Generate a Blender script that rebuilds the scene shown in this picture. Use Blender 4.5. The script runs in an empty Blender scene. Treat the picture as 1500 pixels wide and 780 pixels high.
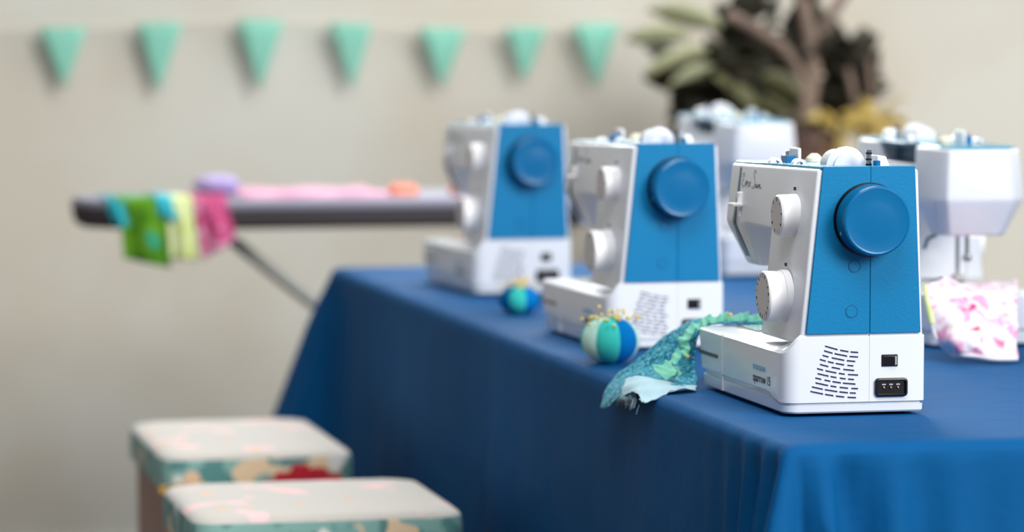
import bpy, bmesh, math, random
from mathutils import Vector, Matrix
random.seed(7)
S = bpy.context.scene
COL = S.collection
PI = math.pi

# ------------------------------------------------------------------ camera
cam_d = bpy.data.cameras.new('camera'); cam = bpy.data.objects.new('camera', cam_d); COL.objects.link(cam)
yaw, pitch = math.radians(12.7064), math.radians(3.9015)
cam.location = (-1.15310, -3.70632, 1.18778)
cam.rotation_euler = (PI/2 - pitch, 0, -yaw)
cam_d.sensor_width = 36; cam_d.lens = 120; cam_d.clip_end = 100
cam_d.dof.use_dof = True; cam_d.dof.focus_distance = 3.96; cam_d.dof.aperture_fstop = 3.0
S.camera = cam
# ------------------------------------------------------------------ world, lights, exposure
W = bpy.data.worlds.new('world'); S.world = W; W.use_nodes = True
bg = W.node_tree.nodes['Background']; bg.inputs[0].default_value = (0.86, 0.92, 1.0, 1); bg.inputs[1].default_value = 0.24
def area(name, loc, target, size, power, color, sy=None):
    d = bpy.data.lights.new(name, 'AREA'); d.energy = power; d.color = color; d.shape = 'RECTANGLE'
    d.size = size; d.size_y = sy or size
    o = bpy.data.objects.new(name, d); COL.objects.link(o); o.location = loc
    o.rotation_euler = (Vector(target) - Vector(loc)).to_track_quat('-Z', 'Y').to_euler(); return o
sd = bpy.data.lights.new('daylight', 'SUN'); sd.energy = 1.9; sd.angle = math.radians(24); sd.color = (1.0, 0.985, 0.96)
so_ = bpy.data.objects.new('daylight', sd); COL.objects.link(so_); so_.rotation_euler = Vector((-.38, .80, -.44)).to_track_quat('-Z', 'Y').to_euler()
area('window_light', (2.2, -3.0, 2.4), (0.3, 0.3, 0.8), 1.8, 80, (1.0, 0.985, 0.96))
area('side_window_light', (3.3, 2.2, 2.2), (1.5, 4.2, 1.1), 1.4, 46, (1.0, 0.98, 0.93))
area('overhead_fill', (-0.3, -1.0, 3.1), (0.1, 0.5, 0.75), 1.5, 50, (1.0, 0.99, 0.98))  # added fill from above for the near machine and tabletop, no fixture there
area('overhead_fill_back', (0.4, 2.5, 3.1), (0.25, 0.8, 0.75), 1.5, 42, (1.0, 0.99, 0.98))  # added top fill that lifts the machine beds and tops
area('back_sheen_fill', (0.55, 4.1, 2.05), (0.1, 1.7, 0.75), 1.5, 54, (0.95, 0.98, 1.0), .6)  # added lamp low behind, boosts grazing reflection on the far cloth; no window there
S.view_settings.view_transform = 'Standard'; S.view_settings.look = 'None'
S.view_settings.gamma = 1; S.view_settings.use_curve_mapping = False
S.view_settings.exposure = 0.0

# ------------------------------------------------------------------ materials
def lin(c):
    return tuple(((v/255)/12.92 if v/255 <= .04045 else ((v/255+.055)/1.055)**2.4) for v in c) + (1,)
def mat(name, rgb, rough=.5, metal=0, bump=None, sheen=0, var=None, spec=.5, emit=None, coat=0):
    """rgb in sRGB 0-255; bump=(scale,strength,distance); var=(rgb2,scale)"""
    m = bpy.data.materials.new(name); m.use_nodes = True; N = m.node_tree.nodes; L = m.node_tree.links
    b = N['Principled BSDF']; b.inputs['Base Color'].default_value = lin(rgb)
    b.inputs['Roughness'].default_value = rough; b.inputs['Metallic'].default_value = metal
    b.inputs['Specular IOR Level'].default_value = spec
    if coat: b.inputs['Coat Weight'].default_value = coat
    if sheen: b.inputs['Sheen Weight'].default_value = sheen; b.inputs['Sheen Roughness'].default_value = .3; b.inputs['Sheen Tint'].default_value = (.75, .9, 1, 1)
    tc = N.new('ShaderNodeTexCoord')
    if bump:
        t = N.new('ShaderNodeTexNoise'); t.inputs['Scale'].default_value = bump[0]; t.inputs['Detail'].default_value = 4
        bp = N.new('ShaderNodeBump'); bp.inputs['Strength'].default_value = bump[1]; bp.inputs['Distance'].default_value = bump[2]
        L.new(tc.outputs['Object'], t.inputs['Vector']); L.new(t.outputs['Fac'], bp.inputs['Height']); L.new(bp.outputs[0], b.inputs['Normal'])
    if var:
        t = N.new('ShaderNodeTexNoise'); t.inputs['Scale'].default_value = var[1]; t.inputs['Detail'].default_value = 3
        r = N.new('ShaderNodeValToRGB'); r.color_ramp.elements[0].position = .38; r.color_ramp.elements[1].position = .62
        r.color_ramp.elements[0].color = lin(rgb); r.color_ramp.elements[1].color = lin(var[0])
        L.new(tc.outputs['Object'], t.inputs['Vector']); L.new(t.outputs['Fac'], r.inputs[0]); L.new(r.outputs[0], b.inputs['Base Color'])
    if emit: b.inputs['Emission Color'].default_value = lin(emit[0]); b.inputs['Emission Strength'].default_value = emit[1]
    return m
def print_mat(name, ground, layers, rough=.85, bump=(900, .3, .0004)):
    """printed cotton: layers = list of (rgb, scale, threshold, seed, softness)"""
    m = mat(name, ground, rough, bump=bump, spec=.2, sheen=.15); N = m.node_tree.nodes; L = m.node_tree.links; b = N['Principled BSDF']
    tc = N.new('ShaderNodeTexCoord'); prev = None
    for rgb, sc, th, seed, soft in layers:
        mp = N.new('ShaderNodeMapping'); mp.inputs['Location'].default_value = (seed, seed*1.7, seed*.3)
        t = N.new('ShaderNodeTexNoise'); t.inputs['Scale'].default_value = sc; t.inputs['Detail'].default_value = 1.5
        r = N.new('ShaderNodeMapRange'); r.inputs['From Min'].default_value = th; r.inputs['From Max'].default_value = th + soft
        mx = N.new('ShaderNodeMix'); mx.data_type = 'RGBA'
        L.new(tc.outputs['Object'], mp.inputs[0]); L.new(mp.outputs[0], t.inputs['Vector']); L.new(t.outputs['Fac'], r.inputs['Value'])
        L.new(r.outputs[0], mx.inputs['Factor'])
        if prev is None: mx.inputs['A'].default_value = lin(ground)
        else: L.new(prev, mx.inputs['A'])
        mx.inputs['B'].default_value = lin(rgb); prev = mx.outputs['Result']
    L.new(prev, b.inputs['Base Color']); return m
M = dict(
    white=mat('white_plastic', (222, 226, 233), .30, coat=.25, bump=(600, .05, .0002)),
    dialw=mat('dial_plastic', (246, 246, 248), .4),
    dialf=mat('dial_face', (196, 192, 196), .3),
    blue=mat('blue_textured_plastic', (0, 117, 168), .42, spec=.22, bump=(260, .35, .0006)),
    bluew=mat('blue_glossy_plastic', (0, 100, 152), .22, spec=.4),
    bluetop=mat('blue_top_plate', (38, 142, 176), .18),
    teal=mat('dark_teal_plastic', (0, 84, 112), .3),
    black=mat('black_plastic', (14, 14, 18), .3),
    slot=mat('dark_slot', (34, 22, 76), .7),
    seam=mat('lilac_grey_plastic', (176, 178, 200), .7),  # lilac grey of the joint line and socket wells
    seamb=mat('blue_seam', (0, 78, 130), .7),
    chrome=mat('chrome', (215, 215, 220), .12, 1),
    brass=mat('brass_pin', (220, 160, 90), .3, 1),
    cap=mat('spool_cap_plastic', (206, 210, 224), .35),
    rubber=mat('rubber', (20, 20, 22), .8),
    ink=mat('printed_ink', (50, 44, 52), .6),
    inkb=mat('printed_blue_ink', (120, 190, 214), .6),
    lamp=mat('work_lamp_glow', (255, 240, 205), .5, emit=((255, 236, 200), 3.0)),
    thread=mat('white_thread', (222, 224, 226), .7, bump=(400, .4, .0005)),
    cream=mat('cream_thread', (222, 216, 196), .7, bump=(400, .4, .0005)),
    cloth=mat('navy_tablecloth', (0, 82, 138), .75, bump=(7, .5, .012), spec=.12),
    wall=mat('beige_plaster', (190, 190, 182), .9, bump=(30, .2, .004), var=((184, 179, 167), 2.0), spec=.2),
    floor=mat('floor_boards', (104, 84, 68), .6, var=((88, 70, 56), 5.0)),
    mint=mat('mint_flag_felt', (124, 184, 166), .9, spec=.1),
    string=mat('flag_string', (214, 204, 186), .9),
    wood=mat('warm_wood', (150, 108, 76), .5, var=((128, 88, 60), 9.0)),
    metalg=mat('grey_painted_metal', (158, 162, 156), .5),
    charcoal=mat('charcoal_board_edge', (62, 56, 60), .8),
    boardtop=mat('silver_board_cover', (140, 140, 156), .7),
    lav=mat('lavender_fabric', (178, 162, 206), .8, var=((160, 142, 198), 14.0)),
    coral=mat('coral_fabric', (238, 140, 118), .85),
    pinkplain=mat('soft_pink_cotton', (214, 164, 186), .85, var=((204, 144, 174), 20.0)),
    yellow=mat('yellow_pin_head', (250, 222, 116), .35),
    felt_pale=mat('pale_mint_felt', (196, 236, 224), .95, bump=(500, .8, .001), spec=.1),
    felt_teal=mat('turquoise_felt', (64, 206, 194), .95, bump=(500, .8, .001), spec=.1),
    felt_blue=mat('bright_blue_felt', (0, 120, 196), .95, bump=(500, .8, .001), spec=.1),
    felt_deep=mat('deep_teal_felt', (0, 98, 150), .95, bump=(500, .8, .001), spec=.1),
    mintfab=mat('mint_ruffle_fabric', (146, 228, 202), .85, sheen=.2, spec=.15),
    palefab=mat('pale_fabric_back', (196, 232, 244), .9, bump=(700, .6, .0006), spec=.1, var=((196, 228, 236), 160.0)),
    grayfab=mat('frayed_grey_fabric', (150, 170, 184), .9, bump=(500, .8, .0008), spec=.1, var=((116, 150, 168), 120.0)),
    bark=mat('taupe_stem', (128, 110, 98), .85, bump=(60, .5, .004), var=((108, 92, 82), 12.0)),
    darkleaf=mat('dark_bronze_leaf', (30, 27, 16), .6, var=((42, 42, 24), 9.0), spec=.25),
    hilightleaf=mat('olive_highlight_leaf', (88, 88, 56), .6, var=((66, 68, 40), 14.0)),
    paleleaf=mat('pale_sage_leaf', (160, 164, 130), .7, var=((122, 128, 90), 7.0)),
    yellowleaf=mat('golden_bract', (206, 182, 104), .7, var=((176, 162, 96), 14.0)),
    pot=mat('brown_ceramic', (84, 60, 50), .5, var=((66, 44, 38), 8.0)),
    soil=mat('soil', (50, 40, 34), 1),
    skirt=mat('stool_skirt', (176, 150, 138), .9),
)
M['tealprint'] = print_mat('teal_print_cotton', (66, 168, 188), [((24, 124, 158), 150, .50, 3, .04), ((150, 208, 218), 260, .58, 9, .04)])
M['pinkprint'] = print_mat('pink_floral_cotton', (238, 228, 236), [((206, 214, 190), 40, .58, 1, .14), ((232, 160, 196), 48, .50, 5, .14), ((204, 70, 130), 60, .60, 8, .10)])
M['greenprint'] = print_mat('green_patchwork_cotton', (98, 156, 34), [((70, 130, 26), 30, .5, 2, .1), ((40, 160, 130), 18, .62, 4, .05)])
M['aqua'] = mat('aqua_cotton', (40, 178, 194), .85)
M['lime'] = mat('pale_lime_cotton', (198, 214, 132), .85, var=((222, 230, 180), 20.0))
M['rose'] = print_mat('rose_print_cotton', (192, 78, 126), [((220, 150, 182), 40, .5, 2, .1), ((176, 52, 104), 30, .6, 7, .06)])
M['floral'] = print_mat('cream_floral_cotton', (206, 202, 194), [((246, 206, 206), 14, .60, 3, .05), ((240, 190, 150), 18, .68, 6, .03)])
M['floralband'] = print_mat('green_floral_cotton', (140, 186, 178), [((96, 148, 146), 22, .52, 3, .06), ((240, 212, 176), 14, .60, 8, .03), ((236, 240, 236), 12, .64, 12, .04)])
M['redflower'] = mat('red_flower_print', (196, 30, 48), .85)
M['peach'] = mat('peach_flower_print', (236, 200, 164), .85)
M['gold'] = mat('gold_print', (190, 150, 70), .85)

# ------------------------------------------------------------------ mesh helpers
def link(name, bm, m, parent=None, smooth=True, bevel=0, seg=2, angle=35):
    me = bpy.data.meshes.new(name); bmesh.ops.recalc_face_normals(bm, faces=bm.faces); bm.to_mesh(me); bm.free()
    if m: me.materials.append(M[m])
    if smooth:
        for p in me.polygons: p.use_smooth = True
        if hasattr(me, 'set_sharp_from_angle'): me.set_sharp_from_angle(angle=math.radians(angle))
    o = bpy.data.objects.new(name, me); COL.objects.link(o)
    if parent: o.parent = parent
    if bevel:
        b = o.modifiers.new('bevel', 'BEVEL'); b.width = bevel; b.segments = seg; b.limit_method = 'ANGLE'; b.angle_limit = math.radians(25); b.harden_normals = False
        for p in me.polygons: p.use_smooth = True
    return o
def apply(o):
    dg = bpy.context.evaluated_depsgraph_get(); dg.update()
    me = bpy.data.meshes.new_from_object(o.evaluated_get(dg)); o.modifiers.clear(); o.data = me
    for p in me.polygons: p.use_smooth = True
    if hasattr(me, 'set_sharp_from_angle'): me.set_sharp_from_angle(angle=math.radians(40))
    return o
def tag(o, label=None, cat=None, group=None, kind=None):
    for k, v in (('label', label), ('category', cat), ('group', group), ('kind', kind)):
        if v: o[k] = v
    return o
def thing(name, label, cat, loc=(0, 0, 0), rz=0, group=None):
    o = bpy.data.objects.new(name, None); COL.objects.link(o); o.location = loc; o.rotation_euler = (0, 0, rz)
    o.empty_display_size = .05
    return tag(o, label, cat, group)
def box(bm, a, b):
    vs = [bm.verts.new((x, y, z)) for x in (a[0], b[0]) for y in (a[1], b[1]) for z in (a[2], b[2])]
    for q in ((0, 1, 3, 2), (4, 6, 7, 5), (0, 4, 5, 1), (2, 3, 7, 6), (0, 2, 6, 4), (1, 5, 7, 3)): bm.faces.new([vs[i] for i in q])
    return bm
def B(a, b): return box(bmesh.new(), a, b)
def hexa(bm, pts):
    """8 pts: bottom 4 ccw, top 4 ccw"""
    vs = [bm.verts.new(p) for p in pts]
    for q in ((3, 2, 1, 0), (4, 5, 6, 7), (0, 1, 5, 4), (1, 2, 6, 5), (2, 3, 7, 6), (3, 0, 4, 7)): bm.faces.new([vs[i] for i in q])
    return bm
def frame(axis):
    a = Vector(axis).normalized(); h = Vector((0, 0, 1)) if abs(a.z) < .9 else Vector((1, 0, 0))
    u = a.cross(h).normalized(); v = a.cross(u).normalized(); return a, u, v
def lathe(c, axis, prof, n=40, bm=None):
    """prof = [(r, t)] along the axis from c"""
    bm = bm or bmesh.new(); a, u, v = frame(axis); c = Vector(c); rings = []
    for r, t in prof:
        if r < 1e-6: rings.append([bm.verts.new(c + a*t)]); continue
        rings.append([bm.verts.new(c + a*t + (u*math.cos(2*PI*k/n) + v*math.sin(2*PI*k/n))*r) for k in range(n)])
    for A, Bq in zip(rings, rings[1:]):
        if len(A) == 1 and len(Bq) == 1: continue
        for k in range(n):
            l = (k+1) % n
            if len(A) == 1: bm.faces.new((A[0], Bq[k], Bq[l]))
            elif len(Bq) == 1: bm.faces.new((A[k], Bq[0], A[l]))
            else: bm.faces.new((A[k], Bq[k], Bq[l], A[l]))
    return bm
def cyl(c, axis, r, h, n=24, bm=None, e=.0006):
    return lathe(c, axis, [(0, 0), (r, 0), (r, h-e), (r-e, h), (0, h)], n, bm)
def tube(pts, r, n=10, bm=None):
    bm = bm or bmesh.new(); P = [Vector(p) for p in pts]; rings = []
    rr = r if isinstance(r, (list, tuple)) else [r]*len(P)
    for i, p in enumerate(P):
        d = (P[min(i+1, len(P)-1)] - P[max(i-1, 0)]); a, u, v = frame(d)
        rings.append([bm.verts.new(p + (u*math.cos(2*PI*k/n)+v*math.sin(2*PI*k/n))*rr[i]) for k in range(n)])
    for A, Q in zip(rings, rings[1:]):
        for k in range(n): bm.faces.new((A[k], A[(k+1) % n], Q[(k+1) % n], Q[k]))
    bm.faces.new(rings[0]); bm.faces.new(rings[-1]); return bm
def cr(P, n):
    """Catmull-Rom resample of a list of vectors, n steps per span"""
    P = [Vector(p) for p in P]; out = []
    for i in range(len(P)-1):
        p0, p1, p2, p3 = P[max(i-1, 0)], P[i], P[i+1], P[min(i+2, len(P)-1)]
        for k in range(n):
            t = k/n; out.append(.5*((2*p1)+(p2-p0)*t+(2*p0-5*p1+4*p2-p3)*t*t+(3*p1-p0-3*p2+p3)*t**3))
    out.append(P[-1]); return out
def grid(rows, bm=None):
    bm = bm or bmesh.new(); V = [[bm.verts.new(p) for p in r] for r in rows]
    for A, Q in zip(V, V[1:]):
        for k in range(len(A)-1): bm.faces.new((A[k], A[k+1], Q[k+1], Q[k]))
    return bm
def sheet(name, ctrl, m, parent=None, n=5, thick=.0010, noise=0, edge=0):
    rows = [cr(r, n) for r in ctrl]; cols = [cr([r[k] for r in rows], n) for k in range(len(rows[0]))]
    rows = [[cols[k][i] for k in range(len(cols))] for i in range(len(cols[0]))]
    rnd = random.Random(3)
    if noise:
        for i, r in enumerate(rows):
            for k, p in enumerate(r): p += Vector((math.sin(i*.9+k*.5), math.cos(i*.7-k*.8), math.sin(i*.5+k*1.1)))*noise
    if edge:
        for r in rows: r[-1] += Vector([rnd.uniform(-edge, edge) for _ in range(3)])
    o = link(name, grid(rows), m, parent, angle=80)
    s = o.modifiers.new('thickness', 'SOLIDIFY'); s.thickness = thick; s.offset = 0
    return o
def copy_tree(o, parent=None, skip=()):
    c = o.copy(); COL.objects.link(c); c.parent = parent
    for ch in list(o.children):
        if ch.name.split('.')[0] in skip: continue
        copy_tree(ch, c, skip)
    return c
def text_mesh(s, size):
    cu = bpy.data.curves.new('lettering', 'FONT'); cu.body = s; cu.size = size; cu.extrude = .0001
    o = bpy.data.objects.new('lettering', cu); COL.objects.link(o)
    dg = bpy.context.evaluated_depsgraph_get(); dg.update(); me = bpy.data.meshes.new_from_object(o.evaluated_get(dg))
    bpy.data.objects.remove(o); return me

# ------------------------------------------------------------------ the room
tag(link('floor', B((-4.2, -5.0, -.05), (4.4, 4.3, 0)), 'floor', smooth=False), kind='structure')
tag(link('wall_back', B((-4.2, 4.2, 0), (4.4, 4.3, 3.2)), 'wall', smooth=False), kind='structure')
tag(link('baseboard_back', B((-4.2, 4.185, 0), (4.4, 4.2, .02)), 'wall', bevel=.003), kind='structure')

# ------------------------------------------------------------------ table and its cloth
TX0, TX1, TY0, TY1, TZ = -.08, .90, -.262, 2.60, .75
t = thing('folding_table', 'long folding table hidden under the blue cloth', 'table', ((TX0+TX1)/2, (TY0+TY1)/2, 0))
hx, hy = (TX1-TX0)/2-.012, (TY1-TY0)/2-.012
link('tabletop', B((-hx, -hy, TZ-.032), (hx, hy, TZ-.003)), 'wood', t, bevel=.006)
for sx in (-1, 1):
    for sy in (-1, 1):
        link('leg', tube([(sx*(hx-.12), sy*(hy-.3), 0), (sx*(hx-.12), sy*(hy-.3), TZ-.032)], .016, 12), 'metalg', t)

def tablecloth():
    pts = []                                                     # perimeter: (point, outward, corner weight, arc length)
    r = .022; cs = [(TX0+r, TY0+r, PI), (TX1-r, TY0+r, 1.5*PI), (TX1-r, TY1-r, 0), (TX0+r, TY1-r, .5*PI)]
    L = 0
    for i in range(4):
        x, y, a0 = cs[i]
        for k in range(9):
            a = a0 + k*PI/16
            pts.append((Vector((x+r*math.cos(a), y+r*math.sin(a), 0)), Vector((math.cos(a), math.sin(a), 0)), 1.0, i, (k-4)/4*.035))
        x2, y2, _ = cs[(i+1) % 4]; a = a0+PI/2; nrm = Vector((math.cos(a), math.sin(a), 0))
        A = Vector((x+r*nrm.x, y+r*nrm.y, 0)); Bq = Vector((x2+r*nrm.x, y2+r*nrm.y, 0)); D = (Bq-A).length; n = int(D/.011)
        for k in range(1, n):
            s = D*k/n; dn = min(s, D-s)
            pts.append((A.lerp(Bq, k/n), nrm, math.exp(-(dn/.16)**2), i if s < D/2 else (i+1) % 4, (.035+s) if s < D/2 else -(D-s)-.035))
    drops = [0, .002, .006, .012, .025, .045, .075, .11, .16, .22, .30, .40, .52, .64, .70]
    def wave(i, s, t):
        g = min(1, t/.25)
        w = .007*math.sin(s*8+i*2+.8*math.sin(s*3)) + .0012*math.sin(s*31+i)
        return g*w
    bm = bmesh.new(); rings = []
    for d in drops:
        ring = []
        for p, nrm, w, ci, s in pts:
            rad = .010; q = Vector(p)
            inset = rad*(1-math.sin(min(1, d/rad)*PI/2)) if d < rad else 0
            g = min(1, d/.05)
            off = -inset + wave(ci, s, d) * g + .03*d
            tan = Vector((-nrm.y, nrm.x, 0))
            if ci in (0, 1, 2, 3) and w > .02:
                fl = (.33 if ci == 3 else .16)
                cone = max(0, 1-abs(s)/(.05+.30*d))**1.2
                off += fl*d*cone*1.3
                off += min(1, d/.10)*.018*math.cos(s*88+.6)*w
                if ci == 0: off -= min(1, d/.05)*.020*math.exp(-((s-.078)/.011)**2) - min(1, d/.05)*.008*math.exp(-((s-.048)/.016)**2)                  # pleats gathered at the corner
            q += nrm*off; q.z = TZ - d
            ring.append(bm.verts.new(q))
        rings.append(ring)
    n = len(pts)
    for A, Q in zip(rings, rings[1:]):
        for k in range(n): bm.faces.new((A[k], A[(k+1) % n], Q[(k+1) % n], Q[k]))
    inner = []
    cx, cy = (TX0+TX1)/2, (TY0+TY1)/2
    for v in rings[0]:
        inner.append(bm.verts.new((cx+(v.co.x-cx)*.93, cy+(v.co.y-cy)*.975, TZ)))
    for k in range(n): bm.faces.new((rings[0][k], inner[k], inner[(k+1) % n], rings[0][(k+1) % n]))
    bm.faces.new(inner)
    o = link('tablecloth', bm, 'cloth', angle=75)
    return tag(o, 'deep blue cloth over the long table, hanging down its sides in folds', 'tablecloth')
tablecloth()

# ------------------------------------------------------------------ sewing machine (local: x front -> back, y handwheel end -> needle end)
def xf(z): return .0189+(z-.0945)*.1083
def xb(z): return .1681-(z-.0945)*.0385
def topz(y): return .2835-.016*y
def build_machine(label):
    R = thing('sewing_machine', label, 'sewing machine', (0, 0, TZ))
    # base: rounded plan, rings at heights
    def outline(ins, y_end, x0=0.0, x1=.1697):
        P = []; rr = .020; re = .012
        for (cx, cy, a0, r) in ((x0+rr, rr, PI, rr), (x1-.006, .006, 1.5*PI, .006), (x1-re, y_end-re, 0, re), (x0+re, y_end-re, .5*PI, re)):
            for k in range(7):
                a = a0 + k*PI/12; P.append((cx+(r-ins)*math.cos(a), cy+(r-ins)*math.sin(a)))
            if cy > .1 and cx < .1 and k == 6:                      # extra stations along the front so the groove can sweep
                for yy in (.09, .07, .055, .045, .035, .027): P.append((cx-(r-ins), yy))
        return P
    def ztop(x, y):
        f = max(0, min(1, (.075-y)/.075)); g = max(0, min(1, x/.022)); f = f*f*(3-2*f); g = g*g*(3-2*g)
        return .0755 + .019*max(f*g, g if y < .012 else 0)
    bm = bmesh.new(); rings = []
    def band(z, y):                                                # groove runs low on the end and sweeps up along the sides
        f = max(0, min(1, (y-.012)/.06)); f = f*f*(3-2*f)
        return {.0185: .0130+.0055*f, .0188: .0132+.0056*f, .0240: .0158+.0090*f, .0252: .0166+.0094*f}.get(z, z)
    for z, ins, ye in ((.004, .004, .343), (.006, .002, .345), (.0185, .0015, .348), (.0188, .0045, .345), (.0240, .0045, .346), (.0252, 0, .350), (.060, 0, .359), (-1, 0, .361), (-2, .004, .361)):
        ring = []
        for x, y in outline(ins, ye):
            zz = band(z, y) if z > 0 else (ztop(x, y)-.003 if z == -1 else ztop(x, y))
            ring.append(bm.verts.new((x, y, zz)))
        rings.append(ring)
    n = len(rings[0])
    for A, Q in zip(rings, rings[1:]):
        for k in range(n): bm.faces.new((A[k], A[(k+1) % n], Q[(k+1) % n], Q[k]))
    bm.faces.new(rings[0])
    # top: two inner rings fan
    c = bm.verts.new((.085, .19, .0765))
    for k in range(n): bm.faces.new((rings[-1][k], rings[-1][(k+1) % n], c))
    base = link('base', bm, 'white', R, angle=38)
    # groove band line, seams
    link('seam', B((.1019, -.0002, .0175), (.1023, .002, .0935)), 'seam', base, smooth=False)
    link('seam', B((-.0003, .2502, .006), (.002, .2507, .074)), 'dialw', base, smooth=False)
    link('storage_box_slot', B((-.0006, .270, .0430), (.003, .353, .0475)), 'black', base, smooth=False)
    for x, y in ((.03, .03), (.145, .03), (.03, .32), (.145, .32)):
        link('rubber_foot', cyl((x, y, 0), (0, 0, 1), .009, .006, 16), 'rubber', R)
    # C-shaped body
    cells = []
    ys = [.003, .155, .262, .345, .370]; zt = .207; zb = .0945
    def Z(y, k): return {0: zb, 1: zt, 2: topz(y)}[k]
    bm = bmesh.new(); VF, VB = {}, {}
    def v(key, x, y, z, D):
        if key not in D: D[key] = bm.verts.new((x, y, z))
        return D[key]
    def P(i, k):
        y, z = ys[i], Z(ys[i], k); f, b = xf(z), xb(z)
        if i == 4: f += .026; b -= .010
        if k == 0: z -= .012 if i < 2 else 0
        return (v((i, k), f, y, z, VF), v((i, k), b, y, z, VB))
    hb = {2: (.268, .155), 3: (.322, .155), 4: (.336, .157)}
    def H(i):
        y, z = hb[i]; f, b = .052, .143
        if i == 4: f += .014; b -= .006
        return (v((i, 'h'), f, y, z, VF), v((i, 'h'), b, y, z, VB))
    quads = [[P(0, 0), P(1, 0), P(1, 1), P(0, 1)], [P(0, 1), P(1, 1), P(1, 2), P(0, 2)], [P(1, 1), P(2, 1), P(2, 2), P(1, 2)],
             [P(2, 1), P(3, 1), P(3, 2), P(2, 2)], [P(3, 1), P(4, 1), P(4, 2), P(3, 2)], [H(2), H(3), P(3, 1), P(2, 1)], [H(3), H(4), P(4, 1), P(3, 1)]]
    ed = {}
    for q in quads:
        bm.faces.new([a for a, _ in q]); bm.faces.new([b for _, b in reversed(q)])
        for j in range(4):
            k = (q[j], q[(j+1) % 4]); kk = frozenset((id(k[0][0]), id(k[1][0])))
            ed[kk] = ed.get(kk, []) + [k]
    for kk, L in ed.items():
        if len(L) == 1:
            (a, b), (c2, d) = L[0]; bm.faces.new((a, c2, d, b))
    body = link('body', bm, 'white', R)
    cut = link('cutter', B((.135, .100, .254), (.20, .256, .30)), None, R)
    bo = body.modifiers.new('cut', 'BOOLEAN'); bo.object = cut; bo.operation = 'DIFFERENCE'; bo.solver = 'EXACT'
    bv = body.modifiers.new('bevel', 'BEVEL'); bv.width = .0042; bv.segments = 3; bv.limit_method = 'ANGLE'; bv.angle_limit = math.radians(28)
    apply(body); bpy.data.objects.remove(cut)
    link('handle_recess', B((.1345, .1005, .2545), (.1362, .2555, topz(.25)+.0005)), 'teal', body, smooth=False)
    link('handle_recess_floor', B((.1362, .1005, .2538), (.1600, .2555, .2556)), 'teal', body, smooth=False)
    link('carry_handle', B((.146, .096, .2755), (.1585, .260, .2835)), 'teal', R, bevel=.002)
    # blue end panel in two halves
    def panel(x0b, x1b, x0t, x1t):
        return hexa(bmesh.new(), [(x0b, -.0005, .0950), (x1b, -.0005, .0950), (x1b, .006, .0950), (x0b, .006, .0950),
                                  (x0t, -.0005, .2865), (x1t, -.0005, .2865), (x1t, .006, .2865), (x0t, .006, .2865)])
    link('side_panel', panel(.0260, .1020, .0455, .1020), 'blue', R, bevel=.0007)
    link('side_panel', panel(.1023, .1635, .1023, .1555), 'blue', R, bevel=.0007)
    # top plate following the crown
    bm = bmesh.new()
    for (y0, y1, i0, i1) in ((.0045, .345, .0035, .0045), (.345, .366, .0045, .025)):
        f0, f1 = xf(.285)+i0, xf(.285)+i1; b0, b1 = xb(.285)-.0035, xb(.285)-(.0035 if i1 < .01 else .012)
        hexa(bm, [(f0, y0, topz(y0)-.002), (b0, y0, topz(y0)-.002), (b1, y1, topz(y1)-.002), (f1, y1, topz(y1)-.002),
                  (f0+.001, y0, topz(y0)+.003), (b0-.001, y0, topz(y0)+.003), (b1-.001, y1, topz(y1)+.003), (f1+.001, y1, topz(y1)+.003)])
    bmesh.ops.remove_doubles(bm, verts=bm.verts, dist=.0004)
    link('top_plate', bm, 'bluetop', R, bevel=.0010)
    # handwheel
    hw = link('handwheel', lathe((.1000, -.0005, .2255), (0, -1, 0), [(0, 0), (.0360, 0), (.0360, .004), (.0405, .0045), (.0412, .007), (.0398, .027), (.0390, .0295), (.0370, .0305), (.0350, .0300), (.020, .0312), (0, .0316)], 72), 'bluew', R, angle=30)
    link('wheel_collar', lathe((.1000, -.0003, .2255), (0, -1, 0), [(0, 0), (.0425, 0), (.0425, .0018), (.036, .0019), (0, .0019)], 60), 'black', hw)
    link('wheel_arrow', B((.0614, -.016, .209), (.0622, -.0135, .2145)), 'inkb', hw, smooth=False)
    for x, z in ((.0832, .1725), (.0800, .1205)):
        b2 = bmesh.new(); lathe((x, -.0005, z), (0, -1, 0), [(.0074, 0), (.0074, .0004), (.0068, .0004), (.0068, 0)], 30, b2)
        sc = link('screw_cap', lathe((x, -.0004, z), (0, -1, 0), [(.0067, 0), (.0064, .0005), (0, .0005)], 30), 'blue', R)
        link('cap_rim', b2, 'seamb', sc)
    # vent slots
    rnd = random.Random(11)
    for i in range(11):
        zr = .0735-.0052*i; xl = .0475-.0016*i; x = xl + rnd.uniform(0, .003); L = .088-xl
        while x < .086:
            ln = rnd.choice((.007, .010, .013, .015)); x2 = min(.0885, x+ln)
            if x2-x > .003:
                def zc(q): s = (q-xl)/L; return zr + .0085*max(0, 1-s)**1.6
                h = .0008
                link('vent_slot', hexa(bmesh.new(), [(x, -.0006, zc(x)-h), (x2, -.0006, zc(x2)-h), (x2, .002, zc(x2)-h), (x, .002, zc(x)-h),
                                                     (x, -.0006, zc(x)+h), (x2, -.0006, zc(x2)+h), (x2, .002, zc(x2)+h), (x, .002, zc(x)+h)]), 'slot', R, smooth=False)
            x = x2 + rnd.choice((.0025, .003, .004))
    # power switch and socket
    sw = link('power_switch', B((.1165, -.0015, .0565), (.1360, .003, .0705)), 'black', R, bevel=.0010)
    link('rocker', hexa(bmesh.new(), [(.1185, -.0016, .0585), (.1315, -.0042, .0585), (.1315, 0, .0585), (.1185, 0, .0585), (.1185, -.0016, .0685), (.1315, -.0042, .0685), (.1315, 0, .0685), (.1185, 0, .0685)]), 'black', sw, bevel=.0005)
    link('socket_frame', B((.1325, -.0018, .0585), (.1345, 0, .0685)), 'metalg', sw, smooth=False)
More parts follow.
